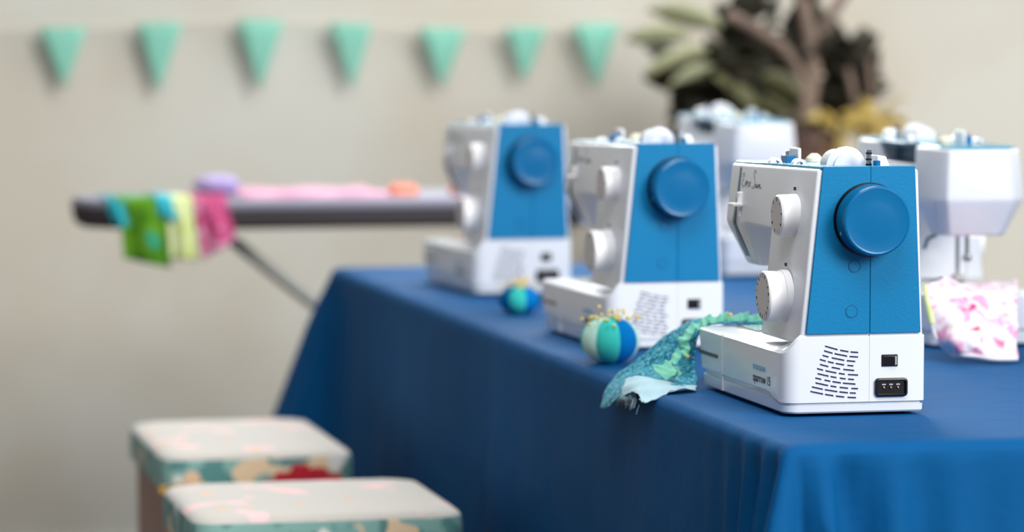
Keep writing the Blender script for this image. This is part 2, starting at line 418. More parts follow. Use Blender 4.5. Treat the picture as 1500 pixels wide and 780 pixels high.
    bm = bmesh.new()
    ri = []
    for (ins, y) in ((0, .002), (0, -.0030), (.0022, -.0034), (.0028, -.0016), (.0030, -.0006)):
        ring = []
        for cx, cz, a0 in ((.1430, .0265, 1.5*PI), (.1430, .0390, 0), (.1130, .0390, .5*PI), (.1130, .0265, PI)):
            for k in range(5):
                a = a0+k*PI/8; ring.append(bm.verts.new((cx+(.0045-ins)*math.cos(a), y, cz+(.0045-ins)*math.sin(a))))
        ri.append(ring)
    for A, Q in zip(ri, ri[1:]):
        for k in range(20): bm.faces.new((A[k], A[(k+1) % 20], Q[(k+1) % 20], Q[k]))
    bm.faces.new(ri[-1])
    so = link('power_socket', bm, 'black', R)
    for x in (.1195, .1280, .1365): 
        link('socket_pin', cyl((x, -.0004, .0322), (0, -1, 0), .0015, .0022, 12), 'brass', so)
        link('pin_well', B((x-.0022, -.0011, .0352), (x+.0022, -.0004, .0366)), 'seam', so, smooth=False)
    # dials on the front
    def dial(name, y, z, r, h, flange, nmarks):
        f = xf(z)
        prof = [(0, -.002), (r, -.002)] + ([(r, .006), (r-.0015, .0065), (r-.0015, .0075)] if flange else []) + [(r-.0008, h-.002), (r-.0025, h), (0, h)]
        d = link(name, lathe((f, y, z), (-1, 0, 0), prof, 60), 'dialw', R, angle=28)
        link('dial_face', lathe((f-h, y, z), (-1, 0, 0), [(0, .0003), (r-.0030, .0003), (r-.0030, 0)], 48), 'dialf', d)
        bm = bmesh.new()
        for k in range(nmarks):
            a = 2*PI*k/nmarks + .2; ra = r-.0062
            w = .0005+.0005*(k % 3)
            c = Vector((f-h-.0004, y+ra*math.cos(a), z+ra*math.sin(a))); e = Vector((0, math.cos(a), math.sin(a))); g = Vector((0, -math.sin(a), math.cos(a)))
            A = [c+e*.0022*sx+g*w*sy for sx, sy in ((-1, -1), (1, -1), (1, 1), (-1, 1))]
            hexa(bm, [q+Vector((.0004, 0, 0)) for q in A]+A)
        link('dial_marks', bm, 'ink', d, smooth=False)
        link('dial_pointer', B((f-.0006, y-.0011, z+r+.004), (f+.002, y+.0011, z+r+.0080)), 'ink', R, smooth=False)
    dial('stitch_length_dial', .071, .2275, .0250, .021, False, 9)
    dial('stitch_pattern_dial', .072, .1345, .0300, .027, True, 18)
    # thread slot and tension slider on the head
    path = [(xf(topz(.303))-.0006, .303, topz(.303)-.004), (xf(.24)-.0010, .303, .24), (xf(.207)-.0014, .307, .207), (.0415, .306, .178), (.0495, .304, .162)]
    bm = bmesh.new()
    Wd = [.0036, .0036, .0042, .009, .010]
    prev = None
    for p, w in zip(path, Wd):
        q = [bm.verts.new((p[0]+dx, p[1]+dy, p[2])) for dx, dy in ((0, -w), (0, w), (.004, w), (.004, -w))]
        if prev:
            for j in range(4): bm.faces.new((prev[j], prev[(j+1) % 4], q[(j+1) % 4], q[j]))
        else: bm.faces.new(q)
        prev = q
    bm.faces.new(prev)
    link('thread_channel', bm, 'teal', R)
    sl = link('tension_slider', B((xf(.225)-.003, .285, .214), (xf(.225)+.003, .294, .245)), 'dialw', R, bevel=.0012)
    link('slider_tab', B((xf(.23)-.013, .279, .2275), (xf(.23), .300, .2315)), 'dialw', sl, bevel=.001)
    # signature lettering, strokes read left to right (towards -y)
    strokes = [[(.0, .014), (-.004, .018), (-.008, .015), (-.004, .011), (-.008, .006), (-.003, .001), (.003, .004)], [(.004, .004), (.006, .009), (.008, .002), (.011, .009), (.013, .007)],
               [(.013, .006), (.016, .008), (.015, .003), (.019, .003)], [(.020, .008), (.022, .002), (.024, .008), (.027, .008)],
               [(.044, .019), (.039, .023), (.035, .018), (.042, .010), (.038, .001), (.030, .003)], [(.043, .004), (.046, .007), (.045, .002), (.049, .004)],
               [(.049, .007), (.051, .002), (.053, .006), (.055, .002), (.057, .008)], [(.059, .007), (.060, .002), (.062, .007), (.065, .002), (.069, .004)]]
    bm = bmesh.new()
    for st in strokes:
        P3 = [Vector((xf(.255+q[1])-.0004, .283-q[0]*1.05, .250+q[1])) for q in cr([Vector((a, b, 0)) for a, b in st], 5)]
        tube(P3, .00055, 5, bm)
    link('signature_lettering', bm, 'ink', R)
    # model lettering
    for s, sz, yy, zz, mm in (('sparrow 15', .0150, .121, .0315, 'ink'), ('eversewn', .0130, .121, .0455, 'inkb')):
        me = text_mesh(s, sz); me.materials.clear(); me.materials.append(M[mm])
        o = bpy.data.objects.new('lettering', me); COL.objects.link(o); o.parent = R
        o.matrix_local = Matrix(((0, 0, -1, -.0006), (-1, 0, 0, yy), (0, 1, 0, zz), (0, 0, 0, 1)))
    # needle end 
    bm = cyl((.098, .298, .118), (0, 0, 1), .0032, .05, 14); link('needle_bar', bm, 'chrome', R)
    link('needle', tube([(.098, .298, .120), (.098, .298, .092)], [.0009, .0003], 8), 'chrome', R)
    link('needle_clamp', B((.093, .292, .118), (.104, .304, .127)), 'chrome', R, bevel=.001)
    pb = link('presser_bar', cyl((.112, .298, .088), (0, 0, 1), .0030, .08, 14), 'chrome', R)
    link('presser_foot', B((.090, .290, .0815), (.122, .306, .0845)), 'chrome', pb, bevel=.0008)
    link('foot_ankle', B((.104, .292, .084), (.118, .304, .100)), 'metalg', pb, bevel=.001)
    link('needle_plate', B((.045, .255, .0755), (.150, .345, .0785)), 'chrome', R, bevel=.0006)
    lever = link('presser_lever', tube([(.135, .285, .157), (.150, .283, .150), (.156, .283, .135)], .0028, 10), 'teal', R)
    link('work_lamp', B((.075, .272, .1520), (.090, .283, .1555)), 'lamp', R, bevel=.0008)
    # things on the top
    T = topz(.1)+.003
    def topped(name, bm, m, bevel=0, par=R): return link(name, bm, m, par, bevel=bevel)
    tb = topped('thread_guide_block', B((.068, .214, T-.003), (.080, .236, T+.007)), 'bluew', .001)
    topped('guide_screw', cyl((.0735, .222, T+.006), (0, 0, 1), .0028, .006, 14), 'chrome', 0, tb)
    topped('guide_screw', cyl((.0735, .230, T+.006), (0, 0, 1), .0015, .006, 10), 'chrome', 0, tb)
    topped('thread_guide_hook', B((.083, .214, T-.003), (.087, .250, T+.0155)), 'dialw', .0016)
    for y, x in ((.213, .0535), (.144, .061)):
        b3 = bmesh.new(); R1, R0 = .0075, .0045; rings = []
        for k in range(13):
            a = PI*k/12
            rings.append([b3.verts.new((x+rr*math.cos(a), yy, topz(y)+.002+rr*.95*math.sin(a))) for rr, yy in ((R1, y-.006), (R1, y+.006), (R0, y+.006), (R0, y-.006))])
        for A, Q in zip(rings, rings[1:]):
            for j in range(4): b3.faces.new((A[j], A[(j+1) % 4], Q[(j+1) % 4], Q[j]))
        b3.faces.new(rings[0]); b3.faces.new(rings[-1])
        topped('thread_guide_loop', b3, 'dialw')
    topped('small_bobbin', lathe((.113, .245, T-.002), (0, 0, 1), [(0, 0), (.010, 0), (.010, .004), (.0075, .007), (.004, .010), (0, .010)], 24), 'cream')
    spool = topped('thread_spool', lathe((.098, .072, .285), (0, 1, 0), [(0, 0), (.0175, 0), (.0175, .048), (.016, .052), (0, .052)], 40), 'thread')
    topped('spool_cap', lathe((.0955, .071, .2830), (0, -1, 0), [(0, -.004), (.0215, -.004), (.0240, 0), (.0240, .0015), (.0165, .0035), (.0160, .0065), (0, .008)], 48), 'cap')
    pin = topped('bobbin_spindle', cyl((.1130, .040, T-.002), (0, 0, 1), .0034, .021, 16), 'chrome')
    for h in (.003, .009, .016): topped('spindle_ring', cyl((.1130, .040, T-.002+h), (0, 0, 1), .0036, .0026, 16), 'black', 0, pin)
    topped('winder_stop', cyl((.1195, .030, T-.002), (0, 0, 1), .0042, .009, 18), 'bluew')
    topped('winder_cover', hexa(bmesh.new(), [(.122, .034, T-.003), (.138, .034, T-.003), (.138, .060, T-.003), (.122, .060, T-.003), (.122, .034, T+.013), (.132, .034, T+.0115), (.132, .060, T+.0115), (.122, .060, T+.013)]), 'dialw', .0012)
    topped('pin_button', cyl((.135, .16, T-.002), (0, 0, 1), .006, .010, 18), 'dialw')
    topped('pin_button', cyl((.145, .19, T-.002), (0, 0, 1), .004, .006, 18), 'dialw')
    return R
m1 = build_machine('nearest blue and white sewing machine, sharp, with teal ruffled fabric across its bed')
GR = 'blue and white sewing machines on the blue cloth'
m1['group'] = GR
for (x, y, rz, lab, skip) in (
        (.004, .835, math.radians(1.4), 'middle of the three front-row blue and white sewing machines, behind the striped pincushion', ()),
        (.032, 1.842, math.radians(2.4), 'farthest front-row blue and white sewing machine, nearest the ironing board', ()),
        (.731, 2.520, PI, 'white sewing machine turned away in the back row, below the dark leafy plant', ('vent_slot', 'lettering', 'signature_lettering', 'power_socket', 'power_switch', 'screw_cap', 'dial_pointer')),
        (.621, 1.120, PI, 'sewing machine with its needle end forward, pink floral fabric under its foot', ('vent_slot', 'lettering', 'signature_lettering', 'power_socket', 'power_switch', 'screw_cap', 'dial_pointer'))):
    c = copy_tree(m1, None, skip); c.location = (x, y, TZ); c.rotation_euler = (0, 0, rz); c['label'] = lab

# ------------------------------------------------------------------ teal ruffled fabric on the nearest machine
fb = thing('ruffled_fabric', 'teal printed fabric with mint ruffle trailing off the machine bed over the table edge', 'fabric', (0, .36, .75))
inv = Vector(fb.location)
FR = [[(.0986, .4, .8347), (.0925, .38, .8321), (.0864, .36, .8304), (.0804, .34, .8288)],
[(.0584, .4, .8328), (.0498, .38, .832), (.0422, .36, .8312), (.0369, .345, .8292)],
[(.0256, .41, .8309), (.018, .38, .8295), (.014, .37, .8275), (.009, .358, .8245)],
[(.0062, .42, .8261), (.0001, .39, .8218), (-.001, .377, .8119), (-.001, .367, .7992)],
[(-.0132, .43, .8136), (-.0108, .4, .8058), (-.0055, .378, .7925), (-.003, .362, .773)],
[(-.0363, .44, .7933), (-.0276, .4, .7864), (-.0158, .37, .7718), (-.0103, .33, .7535)],
[(-.0612, .45, .7704), (-.0514, .41, .7679), (-.0411, .36, .764), (-.0393, .3, .7573)],
[(-.0782, .46, .7552), (-.0779, .42, .7560), (-.076, .37, .7582), (-.0668, .32, .7626)],
[(-.0963, .45, .7356), (-.0967, .41, .738), (-.0948, .37, .748), (-.0901, .33, .7588)],
[(-.1031, .44, .7169), (-.1037, .41, .7201), (-.1025, .38, .7302), (-.1013, .34, .7445)]]
def loc(ctrl): return [[Vector(p)-inv for p in r] for r in ctrl]
sheet('printed_panel', loc(FR), 'tealprint', fb, n=6, thick=.0012, noise=.0006, edge=.0008)
PA = [[(-.0926, .36, .7609), (-.1016, .34, .7529), (-.1049, .33, .7423)], [(-.0797, .33, .767), (-.0904, .31, .7584), (-.0959, .3, .7508)],
[(-.0607, .32, .7635), (-.0751, .29, .7562), (-.0951, .28, .7453)], [(-.0461, .31, .7598), (-.0606, .28, .7546), (-.0952, .26, .7413)],
[(-.0305, .31, .7569), (-.0406, .29, .7545), (-.060, .27, .7545)], [(-.0129, .32, .7547), (-.0157, .31, .7544), (-.0231, .29, .7534)]]
tag(sheet('turned_back_edge', loc(PA), 'palefab', fb, n=6, thick=.001, noise=.0008, edge=.0016), 'pale blue wrong side with frayed edge')
GA = [[(-.103, .34, .7496), (-.1091, .33, .7399), (-.1082, .34, .7304)], [(-.0973, .33, .7539), (-.1008, .32, .7415), (-.0987, .33, .7336)],
[(-.0936, .32, .7496), (-.0967, .31, .7406), (-.0972, .32, .726)], [(-.092, .31, .7454), (-.0943, .3, .7398), (-.094, .31, .7302)]]
tag(sheet('frayed_hem', loc(GA), 'grayfab', fb, n=6, thick=.001, noise=.001, edge=.0022), 'grey frayed underside')
RP = [(.0867, .355, .8327), (.0398, .355, .8344), (.0131, .36, .8305), (-.0028, .362, .8215), (-.0189, .352, .8104), (-.0185, .347, .7982), (-.0303, .342, .7894), (-.0441, .33, .7789), (-.0418, .32, .7722), (-.0379, .315, .7668)]
def ruffle(path, w0, step=.0007):
    Q = [p-inv for p in cr(path, 12)]; P = [Q[0]]; acc = 0
    for a, b in zip(Q, Q[1:]):                                    # resample by arc length
        L = (b-a).length; t = step-acc
        while t <= L: P.append(a.lerp(b, t/L)); t += step
        acc = L-(t-step)
    rows = []
    for i, p in enumerate(P):
        s = i*step
        d = (P[min(i+6, len(P)-1)]-P[max(i-6, 0)]).normalized()
        nrm = Vector((-.5, -.70, .50)); nrm -= d*nrm.dot(d); nrm.normalize(); side = d.cross(nrm).normalized()
        ph = s*2*PI/.0115 + .8*math.sin(s*95) + .5*math.sin(s*230)
        row = []
        for j in (-1, -.6, -.2, .2, .6, 1):
            am = .45+.55*abs(j)
            row.append(p + side*(w0*j + .0020*math.sin(ph*.5)) + nrm*(.0030+.0030*am*math.sin(ph+.9*j)) + d*(.0018*am*math.cos(ph+.9*j+.4)))
        rows.append(row)
    bm = grid(rows); o = link('ruffle', bm, 'mintfab', fb, angle=80)
    sm = o.modifiers.new('thickness', 'SOLIDIFY'); sm.thickness = .0007; sm.offset = 0
    return o
tag(ruffle(RP, .0058), 'gathered mint green ruffle')
sheet('ruffle_tail', loc([[(-.046, .325, .7855), (-.060, .33, .7805), (-.066, .335, .7800)], [(-.043, .318, .7785), (-.054, .318, .7745), (-.064, .32, .7730)], [(-.037, .31, .7745), (-.046, .308, .7695), (-.054, .31, .7640)]]), 'mintfab', fb, n=6, thick=.0009, noise=.0012)
for q in ((.0385, .348, .8395), (-.0195, .337, .7900)):
    pn = link('pin', tube([Vector(q)-inv, Vector(q)-inv+Vector((.012, .012, -.004))], .0004, 6), 'chrome', fb)
    link('pin_head', lathe(Vector(q)-inv+Vector((0, 0, -.0028)), (0, 0, 1), [(0, 0), (.0020, .0008), (.0028, .0028), (.0020, .0048), (0, .0056)], 14), 'yellow', pn)
bm = bmesh.new(); rnd = random.Random(5)
for k in range(9):
    p = Vector((-.098+.004*rnd.random()-.003, .27+.07*k/9, .743-.006*rnd.random()))-inv
    tube([p, p+Vector((-.002, rnd.uniform(-.004, .004), -.003-.004*rnd.random())), p+Vector((-.003, rnd.uniform(-.006, .006), -.006-.006*rnd.random()))], .00025, 4, bm)
tag(link('loose_threads', bm, 'palefab', fb), kind='stuff')

# ------------------------------------------------------------------ pink floral fabric under the back-row machine's foot
PK = [[(.3904, .62, .8500), (.4329, .66, .8580), (.477, .7, .8460), (.5267, .74, .8450), (.5822, .78, .8440)],
[(.389, .61, .8317), (.4159, .61, .8359), (.4449, .61, .8381), (.4778, .61, .8394), (.5166, .61, .8406)],
[(.3934, .6, .8004), (.411, .58, .8063), (.4379, .58, .8095), (.4667, .58, .8126), (.5053, .58, .8137)],
[(.3977, .59, .7784), (.4097, .56, .7808), (.4309, .55, .783), (.4576, .55, .7852), (.494, .55, .7872)],
[(.4171, .585, .7601), (.4195, .56, .7624), (.4349, .55, .7612), (.4551, .535, .7585), (.4886, .535, .7578)]]
pk = thing('floral_fabric', 'pink and white floral fabric hanging from the back-row machine onto the cloth', 'fabric', (.45, .65, .75)); inv = Vector(pk.location)
sheet('floral_panel', loc(PK), 'pinkprint', pk, n=6, thick=.0015, noise=.0012)
EDG = cr([Vector(r[0])-inv for r in PK]+[Vector(p)-inv for p in PK[-1][1:]], 8)
tag(link('green_binding', tube([p+Vector((-.001, -.001, .001)) for p in cr([Vector(r[0])-inv for r in PK[:3]], 6)], .0035, 8), 'lime', pk), 'lime green side binding')
tag(link('white_binding', tube(cr([Vector(r[0])-inv for r in PK[2:]]+[Vector(p)-inv for p in PK[-1][1:]], 6), .0028, 8), 'thread', pk), 'white bound hem')
tag(link('top_layer', bmesh.new() if False else grid([cr([(.43-.45, .02, .1085), (.48-.45, .06, .0990), (.54-.45, .10, .0985)], 5), cr([(.455-.45, .14, .0900), (.50-.45, .17, .0900), (.56-.45, .19, .0900)], 5)]), 'pinkprint', pk), 'floral fabric lying on the machine bed')

# ------------------------------------------------------------------ pincushions
def pincushion(label, loc0, R0, H, mats, npins, cone, seed, grp='yellow-pinned felt pincushions'):
    t = thing('pincushion', label, 'pincushion', loc0, 0, grp)
    face = math.atan2(-3.7-loc0[1], -1.15-loc0[0])
    n = 7; st = 2*PI/n; first = face + math.radians(-30) - st
    for g in range(n):
        a0 = first+g*st; rows = []
        for i in range(15):
            la = -PI/2*.93 + (PI*.93+0)*i/14
            la = min(la, PI/2)
            row = []
            for k in range(9):
                u = k/8; a = a0+st*u; bul = 1-.07*(1-math.sin(PI*u)**.6)*math.cos(la)
                rr = R0*math.cos(la)**.85*bul if math.cos(la) > 0 else 0
                row.append(Vector((rr*math.cos(a), rr*math.sin(a), H*.5+H*.5*math.sin(la))))
            rows.append(row)
        bm = grid(rows); bmesh.ops.remove_doubles(bm, verts=bm.verts, dist=.0002)
        link('felt_segment', bm, mats[g % len(mats)], t, angle=80)
    link('base_disc', cyl((0, 0, 0), (0, 0, 1), R0*.42, .003), 'felt_deep', t)
    rnd = random.Random(seed)
    ph = bmesh.new(); lathe((0, 0, -.0024), (0, 0, 1), [(0, 0), (.0017, .0007), (.0024, .0024), (.0017, .0041), (0, .0048)], 12, ph)
    pin0 = None
    for k in range(npins):
        az = rnd.uniform(0, 2*PI); el = math.radians(90-cone*math.sqrt(rnd.random())); ln = rnd.uniform(.004, .016)
        if k > npins-5: az = face+math.radians(20+(8*k) % 17); el = math.radians(50+6*(npins-k)); ln = .004
        d = Vector((math.cos(el)*math.cos(az), math.cos(el)*math.sin(az), math.sin(el)))
        sfc = Vector((R0*d.x*.98, R0*d.y*.98, H*.5+H*.5*d.z)); e = sfc+d*ln
        p = link('pin', tube([sfc-d*.004, e], .00035, 5), 'chrome', t)
        if pin0 is None: pin0 = link('pin_head', ph, 'yellow', p); pin0.location = e
        else: q = pin0.copy(); COL.objects.link(q); q.parent = p; q.location = e
    return t
pincushion('mint, turquoise and blue striped pincushion full of yellow pins, beside the middle machine', (-.0330, .669, TZ), .0400, .062,
           ['felt_pale', 'felt_teal', 'felt_blue', 'felt_pale', 'felt_blue', 'felt_deep', 'felt_teal'], 34, 52, 4)
pincushion('blurred blue and turquoise pincushion with yellow pins in front of the farthest machine', (.028, 1.480, TZ), .0330, .044,
           ['felt_deep', 'felt_teal', 'felt_blue', 'felt_deep', 'felt_pale', 'felt_blue', 'felt_deep'], 34, 46, 9)

# ------------------------------------------------------------------ ironing board behind
IY, IZ = 3.0, .868
ib = thing('ironing_board', 'long ironing board with silver cover and charcoal edge, standing behind the table', 'ironing board', (0, IY, 0))
def plan(ins):
    P = []; L0, L1 = -.525+ins, .55-ins; w = .19-ins
    for k in range(25):
        u = k/24; x = L0+(.30)*(u**1.6); y = -w*math.sin(u*PI/2)**.75; P.append((x, y))
    for k in range(1, 9): a = -PI/2+k*PI/8; P.append((L1-.05+.05*math.cos(a), (w-.05)*(-1 if k < 4 else 1) + .05*math.sin(a)))
    for k in range(24, 0, -1):
        u = k/24; x = L0+(.30)*(u**1.6); y = w*math.sin(u*PI/2)**.75; P.append((x, y))
    return P
def slab(zs):
    bm = bmesh.new(); rr = []
    for z, ins in zs: rr.append([bm.verts.new((x, y, z)) for x, y in plan(ins)])
    n = len(rr[0])
    for A, Q in zip(rr, rr[1:]):
        for k in range(n): bm.faces.new((A[k], A[(k+1) % n], Q[(k+1) % n], Q[k]))
    bm.faces.new(rr[0]); bm.faces.new(rr[-1]); return bm
link('board_pad', slab([(IZ-.018, .001), (IZ-.008, -.001), (IZ-.001, .004), (IZ, .012)]), 'boardtop', ib)
link('board_edge', slab([(IZ-.058, .02), (IZ-.050, .006), (IZ-.030, 0), (IZ-.0175, 0)]), 'charcoal', ib)
for s in (-1, 1):
    link('leg', tube([(-.26, s*.05, IZ-.05), (.76, s*.14, .012)], .010, 10), 'metalg', ib)
    link('leg', tube([(.47, s*.05, IZ-.042), (.12, s*.13, .012)], .011, 10), 'metalg', ib)
link('foot_bar', tube([(.76, -.2, .012), (.76, .2, .012)], .012, 10), 'metalg', ib)
link('foot_bar', tube([(.12, -.19, .012), (.12, .19, .012)], .012, 10), 'metalg', ib)
def draped(name, label, x0, x1, drop0, drop1, m, extra=(), lift=.003, skew=.02, back=-.05):
    """cloth lying on the board and hanging over its near edge"""
    o = thing(name, label, 'fabric', ((x0+x1)/2, IY-.19, IZ)); rows = []
    n = 14
    for i in range(n+1):
        u = i/n; x = (x0+(x1-x0)*u)-(x0+x1)/2; dr = drop0+(drop1-drop0)*u
        cut = 0
        ye = -.19*math.sin(min(1, max(.02, ((x0+(x1-x0)*u)+.525)/.30)**(1/1.6))*PI/2)**.75 + .19
        w = .006*math.sin(u*9)
        P = [(x-.01, ye+.17+back, lift), (x-.005, ye+.08, lift+.001), (x, ye+.01, lift), (x, ye-.008, -.004), (x+skew*.3, ye-.012+w, -.03), (x+skew*.7, ye-.014+w, -dr*.6), (x+skew, ye-.014+w*1.5, -dr)]
        rows.append(cr(P, 4))
    ob = link('cloth_panel', grid(rows), m, o, angle=80); s = ob.modifiers.new('thickness', 'SOLIDIFY'); s.thickness = .002; s.offset = 1
    return o
g = draped('patchwork_cloth', 'green patchwork cloth hanging over the pointed end of the ironing board', -.452, -.365, .112, .130, 'greenprint', skew=.012)
q = draped('tmp', '', -.468, -.438, .05, .055, 'aqua', lift=.001, skew=.01)
ch = q.children[0]; ch.parent = g; ch.location = Vector(q.location)-Vector(g.location); ch.name = 'aqua_border'; bpy.data.objects.remove(q)
q = draped('tmp', '', -.380, -.350, .04, .04, 'aqua', lift=.005, skew=.015)
ch = q.children[0]; ch.parent = g; ch.location = Vector(q.location)-Vector(g.location)+Vector((0, -.003, .001)); ch.name = 'aqua_border'; bpy.data.objects.remove(q)
draped('lime_cloth', 'pale lime cloth hanging from the ironing board between green and pink cloths', -.364, -.312, .112, .116, 'lime', lift=.005, skew=.008)
draped('pink_cloth', 'rose pink printed cloth hanging from the ironing board below the lavender pad', -.312, -.246, .114, .078, 'rose', lift=.007, skew=.016)
# flat pink fabric lying along the board
bm = bmesh.new(); rnd = random.Random(2); rows = []
for i in range(21):
    x = -.21+.29*i/20; rows.append([Vector((x, y, .004+.003*math.sin(i*.8+y*30))) for y in [-.15+.03*k for k in range(11)]])
o = link('folded_pink_fabric', grid(rows), 'pinkplain'); o.location = (0, IY, IZ+.003); s = o.modifiers.new('thickness', 'SOLIDIFY'); s.thickness = .014; s.offset = 1
tag(o, 'soft pink fabric lying flat along the ironing board', 'fabric')
# lavender pressing pad
lp = thing('pressing_pad', 'rounded lavender pad resting on the ironing board', 'pad', (-.256, IY-.12, IZ+.004))
link('pad_cover', lathe((0, 0, 0), (0, 0, 1), [(0, 0), (.026, .000), (.036, .008), (.045, .016), (.046, .024), (.042, .032), (.028, .039), (0, .043)], 36), 'lav', lp)
tag(link('pad_piping', lathe((0, 0, .010), (0, 0, 1), [(.033, -.003), (.037, -.001), (.0385, .003), (.034, .005)], 36), 'rose', lp), 'dark rose underside piping')
def crumple(name, label, c, r, m, seed):
    rnd = random.Random(seed); bm = bmesh.new(); bmesh.ops.create_icosphere(bm, subdivisions=3, radius=1)
    for v in bm.verts:
        k = 1+.25*math.sin(v.co.x*5+seed)*math.cos(v.co.y*6+seed)+.1*math.sin(v.co.z*11)
        v.co = Vector((v.co.x*r[0]*k, v.co.y*r[1]*k, max(0, v.co.z*.9+.4)*r[2]*k))
    o = link(name, bm, m, angle=80); o.location = c; return tag(o, label, 'fabric', 'crumpled coral scraps on the ironing board')
crumple('fabric_scrap', 'crumpled coral fabric scrap on the middle of the ironing board', (.120, IY-.08, IZ-.001), (.030, .03, .018), 'coral', 1)
crumple('fabric_scrap', 'coral fabric scrap on the ironing board just left of the farthest machine', (.235, IY-.08, IZ-.001), (.020, .03, .022), 'coral', 4)

# ------------------------------------------------------------------ padded stools
def stool(label, x0, x1, y0, y1, zt, seed):
    cx, cy = (x0+x1)/2, (y0+y1)/2; hx, hy = (x1-x0)/2, (y1-y0)/2
    t = thing('padded_stool', label, 'stool', (cx, cy, 0), 0, 'floral padded stools beside the table')
    def rr(hx, hy, r, z):
        P = []
        for sx, sy, a0 in ((1, -1, -PI/2), (1, 1, 0), (-1, 1, PI/2), (-1, -1, PI)):
            for k in range(7): a = a0+k*PI/12; P.append(Vector((sx*(hx-r)+r*math.cos(a), sy*(hy-r)+r*math.sin(a), z)))
        return P
    def loft(L, cap=True):
        bm = bmesh.new(); R = [[bm.verts.new(p) for p in l] for l in L]; n = len(R[0])
        for A, Q in zip(R, R[1:]):
            for k in range(n): bm.faces.new((A[k], A[(k+1) % n], Q[(k+1) % n], Q[k]))
        if cap: bm.faces.new(R[0]); bm.faces.new(R[-1])
        return bm
    e = .001
    link('seat_pad', loft([rr(hx, hy, .04, zt-.014), rr(hx-.002, hy-.002, .04, zt-.010), rr(hx-.008, hy-.008, .04, zt-.005), rr(hx-.022, hy-.022, .04, zt-.002), rr(hx-.05, hy-.05, .04, zt), rr(hx*.3, hy*.3, .03, zt+.003)]), 'floral', t)
    link('seat_border', loft([rr(hx-.004, hy-.004, .04, zt-.066), rr(hx+.001, hy+.001, .04, zt-.060), rr(hx+.002, hy+.002, .04, zt-.030), rr(hx, hy, .04, zt-.013)]), 'floralband', t)
    link('skirt', loft([rr(hx-.012, hy-.012, .035, .05), rr(hx-.010, hy-.010, .035, zt-.067)]), 'skirt', t)
    for sx in (-1, 1):
        for sy in (-1, 1): link('leg', cyl((sx*(hx-.05), sy*(hy-.05), 0), (0, 0, 1), .014, .05, 14), 'wood', t)
    # printed blooms on the near side of the border
    def bloom(x, z, r, m, n=6):
        bm = bmesh.new()
        for k in range(n):
            a = 2*PI*k/n+seed; lathe((x+r*.6*math.cos(a), -hy-.0035, z+r*.5*math.sin(a)), (0, -1, 0), [(r*.42, 0), (r*.38, .0006), (0, .0008)], 10, bm)
        lathe((x, -hy-.0035, z), (0, -1, 0), [(r*.4, 0), (r*.34, .0008), (0, .0009)], 10, bm)
        link('flower_print', bm, m, t)
    if seed == 1:
        for x, z, r, m in ((.035, -.058, .016, 'redflower'), (.064, -.051, .022, 'redflower'), (.092, -.055, .020, 'redflower'), (.118, -.060, .013, 'redflower'), (.012, -.064, .010, 'redflower'),
                           (-.105, -.052, .015, 'peach'), (-.088, -.066, .010, 'peach'), (-.128, -.068, .012, 'gold'), (-.148, -.068, .009, 'gold')):
            bloom(x*hx/.15, zt+z+.010, r, m)
    return t
stool('cream padded stool with red flowers on its green border, left of the table', -.510, -.200, 1.67, 2.16, .522, 1)
stool('nearer padded floral stool, only its pale top showing at the lower left edge', -.560, -.180, .90, 1.27, .530, 2)

# ------------------------------------------------------------------ bunting on the back wall
bt = thing('bunting', 'string of mint green triangular flags along the beige wall', 'bunting', (0, 4.15, 0))
def SZ(x): return 1.212+.010*math.cos(x*6)
link('string', tube([(x*.1, 0, SZ(x*.1)) for x in range(-8, 12)], .0018, 6), 'string', bt)
for i, (x, z) in enumerate(((-.672, 1.055), (-.435, 1.062), (-.213, 1.052), (.021, 1.055), (.233, 1.058), (.452, 1.058), (.651, 1.070), (.820, 1.058))):
    w = .055+.004*math.sin(i*3)
    tz = SZ(x)-.001; bm = bmesh.new()
    rows = []
    for k in range(7):
        u = k/6; ww = w*(1-u); rows.append([Vector((x+ww*s+.004*math.sin(i*2)*u, -.004*math.sin(PI*u)*(1 if i % 2 else .3), tz+(z-tz)*u)) for s in (-1, -.5, 0, .5, 1)])
    grid(rows, bm); bmesh.ops.remove_doubles(bm, verts=bm.verts, dist=.0004)
    o = link('flag', bm, 'mint', bt); s = o.modifiers.new('thickness', 'SOLIDIFY'); s.thickness = .002

# ------------------------------------------------------------------ sideboard with plants
sb = thing('sideboard', 'wooden sideboard against the wall carrying the leafy plants', 'sideboard', (1.20, 3.78, 0))
link('top_board', B((-.34, -.24, .70), (.34, .24, .73)), 'wood', sb, bevel=.004)
link('carcass', B((-.32, -.22, .08), (.32, .22, .70)), 'wood', sb, bevel=.003)
for k in range(2):
    d = link('door', B((-.315+.318*k, -.238, .10), (-.003+.318*k, -.221, .685)), 'wood', sb, bevel=.003)
    link('knob', lathe((-.035+.07*k, -.238, .42), (0, -1, 0), [(0, 0), (.008, 0), (.006, .01), (.014, .02), (0, .026)], 14), 'brass', d)
for sx in (-1, 1):
    for sy in (-1, 1): link('leg', B((sx*.28-.02, sy*.19-.02, 0), (sx*.28+.02, sy*.19+.02, .08)), 'wood', sb)
def leaf_bm(L, Wd, curl=.25, n=9):
    rows = []
    for i in range(n):
        u = i/(n-1); w = Wd*math.sin(PI*min(1, u*.93+.05))**.8; y = L*u; z = -curl*L*u*u
        rows.append([Vector((s*w, y, z + abs(s)*w*.35)) for s in (-1, -.5, 0, .5, 1)])
    return grid(rows)
